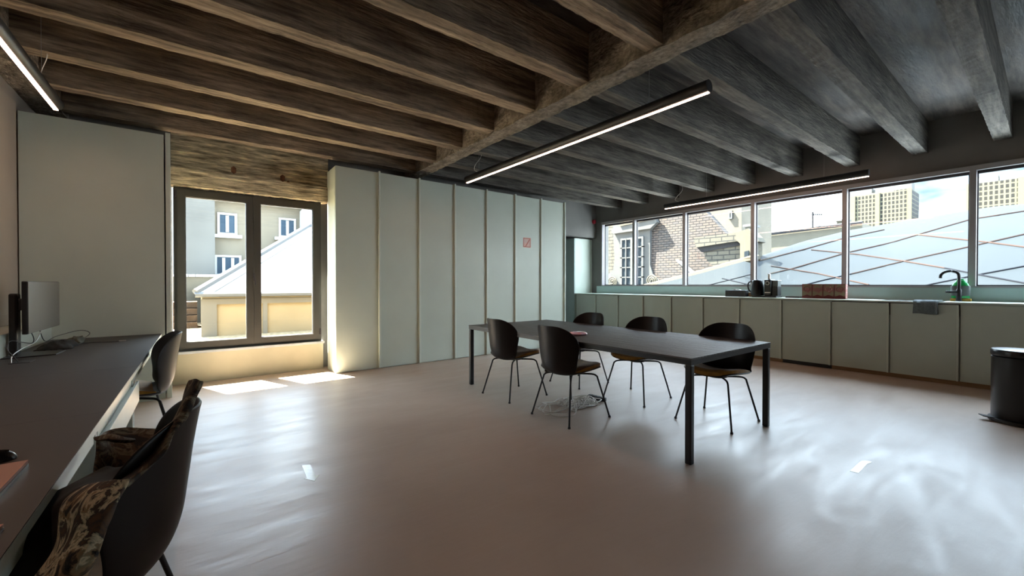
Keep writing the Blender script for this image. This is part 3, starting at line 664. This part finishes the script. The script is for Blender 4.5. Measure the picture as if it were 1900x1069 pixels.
for v in mb.bm.verts:
    nn_ = noise.noise(v.co*1.7); v.co = Vector((v.co.x*.06*(1+.5*nn_), v.co.y*.13*(1+.3*nn_), max(-.0, v.co.z*.045*(1+.6*nn_)+.018))) + Vector((c.x, c.y, DT))
tag(mb.build('pouch', mat('grey_green_cloth', (.09, .09, .07), .9), loc=(c.x, c.y, DT), smooth=True), 'small crumpled grey green pouch on the desk by the tall cabinet', 'pouch')
a, b = at(150, 638, 2, DT), at(222, 634, 2, DT)
t = thing('charger_cable', 'thin dark cable with a silver plug lying straight across the desk', 'cable', a)
MB().tube(smooth_path([a+Vector((0, 0, .004)), a.lerp(b, .35)+Vector((.0, .03, .004)), a.lerp(b, .7)+Vector((0, -.02, .004)), b+Vector((0, 0, .004))], 6), .0025, 8).build('wire', PLAST, t, smooth=True)
MB().obox(Matrix.Translation(b+Vector((.02, 0, .007))) @ Matrix.Rotation(-.1, 4, 'Z'), .05, .014, .010, .002).build('plug', SILVER, t)
# mouse
mc = Vector((-.515, 1.975, DT)); mb = MB(); bmesh.ops.create_uvsphere(mb.bm, u_segments=28, v_segments=16, radius=1)
for v in mb.bm.verts: v.co = Vector((v.co.x*.062*(1-.12*v.co.y), v.co.y*.034*(1.0), max(0, v.co.z)*.037)) ; 
bmesh.ops.rotate(mb.bm, verts=mb.bm.verts, cent=(0, 0, 0), matrix=Matrix.Rotation(.15, 3, 'Z'))
for v in mb.bm.verts: v.co += mc
t = thing('computer_mouse', 'black computer mouse on the desk behind the rose laptop', 'mouse', mc); mb.build('mouse_body', GLOSSB, t, smooth=True)
MB().tube([mc+Vector((.025, 0, .031)), mc+Vector((.045, .003, .026))], .004, 8).build('scroll_wheel', PLAST, t)
def laptop(name, label, poly, h, cat):
    t = thing(name, label, cat, poly[0]); 
    MB().prism([Vector(p) for p in poly], (0, 0, h*.5)).build('base', SILVER, t)
    cxm = sum((Vector(p) for p in poly), Vector())/len(poly)
    MB().prism([cxm+(Vector(p)-cxm)*.995+Vector((0, 0, h*.5+.0015)) for p in poly], (0, 0, h*.5)).build('lid', PINKL, t); return t
laptop('laptop', 'closed rose coloured laptop lying on the desk below the mouse', [(-.405, 1.865, DT), (-.405, 1.62, DT), (-.74, 1.62, DT), (-.74, 1.865, DT)], .018, 'laptop')
laptop('notebook', 'corner of a second rose coloured notebook at the lower left edge', [(-.345, 1.415, DT), (-.36, 1.20, DT), (-.55, 1.21, DT), (-.53, 1.43, DT)], .012, 'notebook')

# ------------------------------------------------------------------ coat over the nearest chair
def coat_mat(nm='marbled_coat_print', g=1.0, sh=0):
    m = bpy.data.materials.new(nm); m.use_nodes = True; n = m.node_tree; b = n.nodes['Principled BSDF']; L = n.links.new; b.inputs['Roughness'].default_value = .75
    t = n.nodes.new('ShaderNodeTexCoord'); x = n.nodes.new('ShaderNodeTexNoise'); x.inputs['Scale'].default_value = 10; x.inputs['Detail'].default_value = 5; x.inputs['Distortion'].default_value = 1.8; x.inputs['Roughness'].default_value = .6
    r = n.nodes.new('ShaderNodeValToRGB'); E = r.color_ramp.elements
    E[0].position = .36; E[0].color = (.006, .008, .010, 1); E[1].position = .66; E[1].color = (.13, .07, .035, 1)
    for p, c in ((.44, (.03, .022, .014)), (.47, (.14, .085, .045)), (.50, (.10, .085, .05)), (.53, (.30, .25, .17)), (.58, (.16, .14, .09)), (.60, (.015, .012, .012))):
        q = E.new(p-sh); q.color = (c[0]*g, c[1]*g, c[2]*g, 1)
    L(t.outputs['Object'], x.inputs['Vector']); L(x.outputs['Fac'], r.inputs[0]); L(r.outputs[0], b.inputs['Base Color']); return m
COAT = coat_mat(g=.7); COATL = coat_mat('lit_coat_print', 2.6, .05); LINING = mat('dark_coat_lining', (.008, .006, .005), .8, noise_amt=.3, nscale=5)  # COATL: same print brightened, light on the front fall put into its colour

def coat_sheet(rows, m, name, par, th=.012, bulge=0, cols=10, sub=5, wr=.006, seed=0, dy=0):
    R = []; rows = [[(a, b, Y+dy) for a, b, Y in r] for r in rows]
    for r in rows: R.append([at(px, py, 1, Y) for px, py, Y in r])
    nc = len(R[0]); dense = [smooth_path(r, max(1, cols//(nc-1))) for r in R]
    colsN = len(dense[0]); C_ = [smooth_path([d[k] for d in dense], sub) for k in range(colsN)]
    out = []
    for i in range(len(C_[0])):
        rr = []
        for k in range(colsN):
            p = C_[k][i].copy(); u = k/(colsN-1)
            p.y -= bulge*math.sin(PI*u); q = noise.noise_vector(Vector((p.x*9+seed, p.y*9, p.z*9)))
            p += q*wr*2.2+Vector((0, -abs(math.sin(u*9+i*.35+seed))*wr, 0)); rr.append(p)
        out.append(rr)
    return MB().grid(out).build(name, m, par, smooth=True, solid=th, sub=1)
ct = thing('coat', 'brown and cream marbled coat thrown over the back of the nearest chair', 'coat', (-.15, 1.6, .5))
coat_sheet([[(360, 703, 1.73), (367, 697, 1.70), (374, 704, 1.66)], [(349, 726, 1.73), (358, 728, 1.66), (370, 738, 1.62)], [(334, 765, 1.71), (345, 768, 1.62), (357, 776, 1.58)],
 [(310, 798, 1.69), (320, 800, 1.60), (330, 807, 1.55)], [(268, 838, 1.66), (280, 842, 1.56), (292, 851, 1.50)], [(222, 884, 1.60), (235, 880, 1.50), (250, 889, 1.42)]], COAT, 'collar', ct, bulge=.035, wr=.010, dy=-.06)
coat_sheet([[(150, 915, 1.50), (205, 890, 1.42), (248, 884, 1.38)], [(113, 937, 1.50), (170, 925, 1.38), (224, 926, 1.335)], [(106, 990, 1.45), (150, 985, 1.34), (197, 976, 1.31)], [(82, 1040, 1.42), (125, 1035, 1.31), (172, 1035, 1.29)], [(40, 1100, 1.40), (95, 1095, 1.30), (145, 1100, 1.27)]], COATL, 'front_fall', ct, bulge=.025, wr=.008, seed=4, dy=-.05)
coat_sheet([[(176, 812, 1.86), (200, 797, 1.98), (250, 791, 2.0), (305, 795, 1.96), (348, 797, 1.86)], [(176, 842, 1.82), (208, 838, 1.9), (255, 838, 1.92), (300, 836, 1.88), (335, 826, 1.80)], [(176, 872, 1.78), (212, 874, 1.84), (250, 872, 1.84), (278, 864, 1.80), (306, 850, 1.74)], [(186, 905, 1.74), (212, 905, 1.78), (240, 900, 1.76), (262, 890, 1.72), (285, 872, 1.68)]], COAT, 'sleeve', ct, cols=12, wr=.007, seed=8)
coat_sheet([[(176, 812, 1.86), (200, 806, 1.80), (228, 812, 1.80), (250, 815, 1.84)], [(177, 818, 1.84), (200, 818, 1.77), (228, 820, 1.78), (250, 818, 1.83)]], COAT, 'cuff', ct, cols=12, wr=.002, seed=2)
coat_sheet([[(200, 865, 1.80), (240, 862, 1.72), (270, 850, 1.66)], [(135, 893, 1.78), (185, 888, 1.68), (232, 884, 1.60)], [(80, 940, 1.72), (120, 925, 1.58), (165, 915, 1.53)], [(48, 990, 1.66), (85, 985, 1.54), (125, 975, 1.49)], [(5, 1100, 1.56), (45, 1100, 1.48), (95, 1100, 1.43)]], LINING, 'lining', ct, wr=.012, seed=6)

# ================================================================== outside the casement window
def poly_at(ax, v, pts): return [at(px, py, ax, v) for px, py in pts]
GZ = .12
struct('terrace', MB().box(-8, 14, YB+.35, 30, GZ-.2, GZ), O_GRAV)
YS = 11.2
eA = at(362, 547, 1, YS); zE = eA.z
sk = thing('roof_skylight', 'pyramid roof lantern with white glazing on a yellow base outside the casement window', 'skylight', (eA.x+2, YS+1, GZ))
XR = eA.x+7.0
MB().box(eA.x+.12, XR, YS+.05, YS+7.5, GZ, zE-.06).build('base_wall', O_YEL, sk)
mb = MB(); mb.box(eA.x+.10, XR, YS, YS+.05, zE-.22, zE-.10); mb.box(eA.x+.10, eA.x+.38, YS-.0, YS+.05, GZ, zE-.22); x2 = at(488, 580, 1, YS).x; mb.box(x2, x2+.09, YS, YS+.05, GZ, zE-.22); mb.build('wall_trim', O_BEIGE, sk)
C_ = at(640, 382, 1, YS+4.2)
A_ = Vector((eA.x, YS-.06, zE)); B_ = Vector((XR, YS-.06, zE)); D_ = Vector((XR, C_.y, C_.z)); E_ = Vector((eA.x, YS+8, zE))
MB().prism([A_, B_, D_, C_], (0, .02, .05)).build('front_glazing', O_GLZ, sk)
MB().prism([A_, C_, E_], (-.02, 0, .05)).build('side_glazing', O_GLZ, sk)
mb = MB(); mb.tube([A_+Vector((0, 0, .06)), C_+Vector((0, 0, .06))], .07, 6); mb.tube([A_+Vector((.3, 0, .04)), C_+Vector((.3, 0, .02))], .025, 6); mb.tube([A_, B_], .06, 6)
for f in (.45,):
    p = A_.lerp(C_, f+.2); q = p+Vector((5, 0, 0)); mb.tube([p+Vector((0, 0, .05)), q+Vector((0, 0, .05))], .03, 6)
    for x in (1.2, 2.4): mb.tube([p+Vector((x, 0, .05)), C_+Vector((x, 0, .05))], .025, 6)
mb.build('ridge_bars', O_RIDGE, sk)
# house behind
HY = 19
nb = thing('rendered_house', 'grey and beige rendered house with white windows behind the roof lantern', 'building', (2, HY, GZ))
xa = at(398, 450, 1, HY).x; x0 = at(250, 450, 1, HY).x; x1 = at(700, 450, 1, HY).x; zt = at(398, 350, 1, HY).z
MB().box(x0, xa, HY-.5, HY+4, GZ, zt).build('grey_bay', O_GREY, nb)
MB().box(xa, x1, HY, HY+4, GZ, zt).build('beige_wall', O_BEIGE, nb)
p0, p1 = at(399, 371, 1, HY-.2), at(700, 386, 1, HY-.2); MB().box(xa, x1, HY-.35, HY, p1.z, at(399, 371, 1, HY-.2).z).build('white_cornice', O_WHITE2, nb)
def win(px0, py0, px1, py1, panes=2):
    a, b = at(px0, py0, 1, HY-.02), at(px1, py1, 1, HY-.02)
    f = ring(MB(), a.x, b.x, HY-.06, HY+.02, b.z, a.z, .075); w_ = (b.x-a.x)/panes
    for k in range(1, panes): f.box(a.x+w_*k-.05, a.x+w_*k+.05, HY-.06, HY+.02, b.z+.1, a.z-.1)
    f.box(a.x-.15, b.x+.15, HY-.15, HY, b.z-.12, b.z)
    fo = f.build('window', O_WHITE2, nb); MB().box(a.x+.08, b.x-.08, HY-.03, HY-.01, b.z+.08, a.z-.08).build('pane', O_DGL2, fo)
win(403, 394, 440, 437); win(517, 404, 549, 442); win(398, 473, 448, 512, 3)
MB().box(at(565, 380, 1, HY-1).x, at(600, 380, 1, HY-1).x, HY-1, HY, GZ, at(570, 386, 1, HY-1).z).build('white_pier', O_WHITE2, nb)
LY = 15.5
lw = thing('garden_wall', 'low cream wall with pale coping left of the roof lantern', 'wall', (0, LY, GZ))
xl, xr = at(200, 512, 1, LY).x, at(520, 512, 1, LY).x; zz = at(380, 514, 1, LY).z
MB().box(xl, xr, LY, LY+.3, GZ, zz).build('wall_body', O_CREAM, lw)
mb = MB()
for k in range(24): q = xl+(xr-xl)*k/24; mb.box(q+.01, q+(xr-xl)/24-.01, LY-.06, LY+.36, zz, zz+.07, .01)
mb.build('coping', O_WHITE2, lw)
TY = 13.6; xs0, xs1 = at(330, 580, 1, TY).x-1, at(366, 580, 1, TY).x; z1_ = at(350, 560, 1, TY).z
st = thing('timber_steps', 'brown timber steps beside the roof lantern base', 'steps', (xs0, TY, GZ))
for k in range(4): MB().box(xs0, xs1, TY+.12*k, TY+1.0, GZ+(z1_-GZ)*k/4, GZ+(z1_-GZ)*(k+1)/4-.02).build('step', O_STEP, st)
rn = random.Random(5)

# ================================================================== outside the strip window
def P(X, px, py): return at(px, py, 0, X)
def slab(X, pts, th=.3): return MB().prism([P(X, *p) for p in pts], (th, 0, 0))
# manor: slate mansard with white dormer
mn = thing('mansard_house', 'old house with slate mansard roof and big white scrolled dormer', 'building', (18, 12, 0))
slab(17.3, [(1040, 340), (1212, 372), (1212, 560), (1040, 560)]).build('pale_tile_roof', O_STONEB, mn)
def sl(px, py, X0=16.45, s=.04):
    d = _F*FPX + _R*(px-CX) + _U*(CY-py); tt = (X0)/(d.x-s*d.z) ; return Vector((0, 0, H))+d*tt
mb = MB(); mb.prism([sl(1190, 345), sl(1303, 345), sl(1303, 386), sl(1346, 433), sl(1346, 560), sl(1190, 560)], (.4, 0, 0)); mb.build('slate_roof', O_SLATE, mn)
dm = slab(16.4, [(1137, 418), (1160, 411), (1214, 398), (1217, 412), (1206, 428), (1206, 492), (1211, 508), (1226, 524), (1234, 548), (1118, 548), (1123, 514), (1138, 500), (1140, 480)], .9).build('dormer_surround', O_WHITE, mn)
slab(16.25, [(1133, 425), (1215, 405), (1219, 412), (1206, 424), (1137, 434)], .2).build('cornice', O_WHITE, dm)
slab(16.2, [(1150, 404), (1185, 388), (1214, 399), (1214, 406), (1150, 420)], .25).build('pediment', O_CREAM, mn)
a, b = P(16.3, 1151, 443), P(16.3, 1193, 533)
f = ringy(MB(), 16.3, 16.42, b.y, a.y, b.z, a.z, .09)
for k in range(1, 5): zq = b.z+(a.z-b.z)*k/5; f.box(16.3, 16.4, b.y, a.y, zq-.025, zq+.025)
for k in (1, 2, 3): yq = b.y+(a.y-b.y)*k/4; f.box(16.29, 16.4, yq-(.06 if k == 2 else .025), yq+(.06 if k == 2 else .025), b.z, a.z)
fo = f.build('dormer_window', O_WHITE, mn); MB().box(16.34, 16.38, b.y+.05, a.y-.05, b.z+.05, a.z-.05).build('pane', O_DGL, fo)
for (px, py) in ((1135, 523), (1208, 521)):
    c = P(16.3, px, py); pts = [(16.33, c.y+(.04+.022*k/3)*math.cos(k*.5), c.z+(.04+.022*k/3)*math.sin(k*.5)) for k in range(36)]
    MB().tube(pts, .03, 6).build('scroll', O_CREAM, mn, smooth=True)
mb = MB(); mb.tube([P(16.7, 1284, 380), P(16.7, 1286, 500)], .09, 10); mb.build('downpipe', O_RIDGE, mn)
mb = MB(); mb.tube([P(16.6, 1253, 480), P(16.4, 1275, 497), P(16.2, 1292, 512)], .08, 8); mb.build('lead_flashing', O_RIDGE, mn)
# second mansard
m2 = thing('tiled_mansard', 'smaller pale tiled mansard with stone dormer beyond the slate roof', 'building', (24, 12, 0))
slab(15.9, [(1303, 464), (1376, 452), (1376, 545), (1345, 545), (1330, 500), (1312, 484)], .5).build('tile_wall', O_STONEB, m2)
slab(15.75, [(1286, 442), (1370, 431), (1378, 447), (1362, 448), (1292, 459)], .6).build('top_roof', O_STONEB, m2)
slab(15.85, [(1292, 459), (1366, 447), (1374, 455), (1302, 468)], .4).build('eave_shadow_board', O_ROOF, m2)  # eave underside, its shadow put into the board's dark colour
sd = slab(15.7, [(1364, 444), (1366, 432), (1388, 424), (1403, 440), (1408, 448), (1401, 450), (1401, 545), (1373, 545), (1373, 452)], .6).build('stone_dormer', O_CREAM, m2)
slab(15.66, [(1381, 467), (1389, 465), (1389, 500), (1381, 500)], .05).build('window', O_DGL, sd)
# tower block behind
tb = thing('beige_block', 'plain beige building block with one small window behind the slate roof', 'building', (30, 18, 0))
MB().prism([P(30, *p) for p in ((1296, 372), (1376, 358), (1376, 560), (1296, 560))], (5, 0, 0)).build('walls', O_BLOCK, tb)
a, b = P(29.9, 1352, 392), P(29.9, 1359, 406); f = ringy(MB(), 29.85, 30.0, b.y, a.y, b.z, a.z, .1).build('window', O_WHITE, tb); MB().box(29.9, 29.97, b.y, a.y, b.z, a.z).build('pane', O_DGL, f)
def chimney(X, x0, y0, x1, y1, lab):
    t = thing('chimney', lab, 'chimney', P(X, (x0+x1)/2, y1)); a, b = P(X, x0, y0), P(X, x1, y1)
    MB().box(X, X+1, b.y, a.y, b.z, a.z-.15).build('stack', O_CREAM, t); MB().box(X-.1, X+1.1, b.y-.12, a.y+.12, a.z-.15, a.z).build('cap', O_GREY, t)
chimney(28, 1383, 417, 1393, 432, 'small cream chimney on the roofs right of the beige block')
chimney(47.6, 1552, 408, 1570, 450, 'low wide chimney on the long roof beside the aerial')
chimney(47.6, 1410, 427, 1418, 470, 'tiny chimney at the left end of the long cream roofline')
lr = thing('long_roof', 'long cream roof with dark ridge line behind the glass canopy', 'building', (47, 20, 0))
slab(47, [(1380, 440), (1450, 431), (1600, 414), (1600, 560), (1380, 560)], 3).build('cream_wall', O_CREAM, lr)
mb = MB(); mb.tube([P(46.8, 1396, 438), P(46.8, 1450, 431), P(46.8, 1600, 413)], .16, 6); mb.build('ridge', O_ROOF, lr)
t = thing('roof_aerial', 'thin television aerial standing on the long cream roof', 'aerial', P(46.5, 1508, 424))
MB().tube([P(46.5, 1508, 425), P(46.5, 1508, 393)], .07, 6).build('mast', O_ROOF, t)
mb = MB(); mb.tube([P(46.5, 1504, 398), P(46.5, 1526, 398)], .05, 6)
for k in range(5): mb.tube([P(46.5, 1510+k*3.5, 396), P(46.5, 1510+k*3.5, 400)], .04, 5)
mb.build('antenna_rods', O_ROOF, t)
# towers
def tower(X, x0, x1, ytop, xside, lab, cols):
    a = P(X, x0, ytop); b_ = P(X, x1, ytop); zt = b_.z; y1, y0 = a.y, b_.y
    d = _F*FPX + _R*(xside-CX); Xs = y0*d.x/d.y if xside < 1900 else X+60; W_ = y1-y0
    t = thing('office_tower', lab, 'building', (X, (y0+y1)/2, -20))
    MB().box(X+.3, Xs, y0+.3, y1, -20, zt-.4).build('core', O_TCRE, t)
    g = MB().box(X, X+.3, y0, y1, -20, zt).build('front_facade', O_TOWER, t)
    MB().box(X+.5, Xs, y0, y0+.3, -20, zt-.5).build('side_facade', O_TSIDE, t)
    for f0, f1 in cols: MB().box(X-.5, X, y0+W_*f0, y0+W_*f1, -20, zt+.3).build('concrete_pier', O_TCRE, t)
    MB().box(X+6, X+14, y0+W_*.04, y0+W_*.62, zt, zt+4.5).build('rooftop_louvers', O_GREY, t); MB().box(X+6, X+14, y0+W_*.68, y0+W_*.90, zt, zt+4).build('rooftop_louvers', O_GREY, t)
tower(300, 1578, 1692, 349, 1704, 'pale office tower with dark window grid seen left of the thick mullion', ((.0, .06), (.50, .575), (.91, 1.0)))
tower(290, 1793, 1990, 318, 2010, 'pale office tower with dark window grid at the right end of the strip window', ((0, .06), (.42, .48), (.92, 1.0)))

# glass canopy
sil = [(1120, 556), (1195, 534), (1300, 508), (1400, 480), (1490, 449), (1577, 428), (1699, 407.5), (1801, 391), (1850, 384), (1900, 380), (2000, 374), (2150, 368), (2400, 366)]
XF, XNR = 34.0, 11.5
def sily(px):
    for (a, b), (c, d) in zip(sil, sil[1:]):
        if a <= px <= c: return b+(d-b)*(px-a)/(c-a)
    return sil[-1][1]
def cxf(px): return 14.8+(XF-14.8)*max(0, min(1, (px-1390)/260))
def csurf(px, t):
    f = at(px, sily(px), 0, cxf(px)); n_ = at(px, 612, 0, XNR); p = n_.lerp(f, t); p.z = n_.z+(f.z-n_.z)*(1-(1-t)**1.22); return p
def proj_y(p):
    d = p-Vector((0, 0, H)); return CY-FPX*d.dot(_U)/d.dot(_F)
def on_canopy(px, py):
    lo, hi = 0, 1
    for _ in range(30):
        m_ = (lo+hi)/2
        if proj_y(csurf(px, m_)) > py: lo = m_
        else: hi = m_
    return csurf(px, lo)
cn = thing('glass_canopy', 'huge curved pale glass canopy with diagonal bars filling the strip window view', 'canopy', (20, 12, -2))
rows = [[csurf(1120+1280*k/64, i/24) for k in range(65)] for i in range(25)]
MB().grid(rows).build('glass_skin', O_CANO, cn, smooth=True, solid=.05)
mb = MB(); pts = [csurf(1120+10*k, 1)+Vector((.1, 0, 0)) for k in range(0, 29)]; mb.tube(pts, [.0105*p.x for p in pts], 8); mb.build('stone_rim', om('rim_stone', (.034, .029, .020)), cn)
lines = [([(1430, 496), (1520, 510.5), (1612, 531)], 0), ([(1505, 465.6), (1595, 474.6), (1675, 486.6), (1753, 500)], 0), ([(1753, 500), (1813, 512), (1900, 528.5), (1960, 540)], 1),
 ([(1699, 437), (1825, 451), (1900, 461), (2000, 476)], 0), ([(1460, 540), (1520, 524), (1580, 510.5)], 1), ([(1580, 510.5), (1678, 486.6), (1801, 459.6), (1900, 437), (2000, 417)], 0),
 ([(1700, 537), (1729, 530), (1819, 512), (1900, 497), (2000, 480)], 1), ([(1425, 511), (1472, 500), (1568, 471.6), (1654, 452), (1745, 425), (1801, 409), (1900, 393.8)], 0), ([(1409, 486), (1490, 465), (1568, 443), (1640, 428)], 0), ([(1300, 535), (1345, 524), (1400, 510)], 1), ([(1340, 519), (1400, 533)], 1)]
for pl, dk in lines:
    full = []
    for (a, b), (c, d) in zip(pl, pl[1:]):
        for k in range(6): full.append(on_canopy(a+(c-a)*k/6, b+(d-b)*k/6)+Vector((0, 0, .04)))
    full.append(on_canopy(*pl[-1])+Vector((0, 0, .04)))
    MB().tube(full, [.0013*p.x for p in full], 6).build('diagonal_bar', O_SEAMD if dk else O_SEAM, cn)
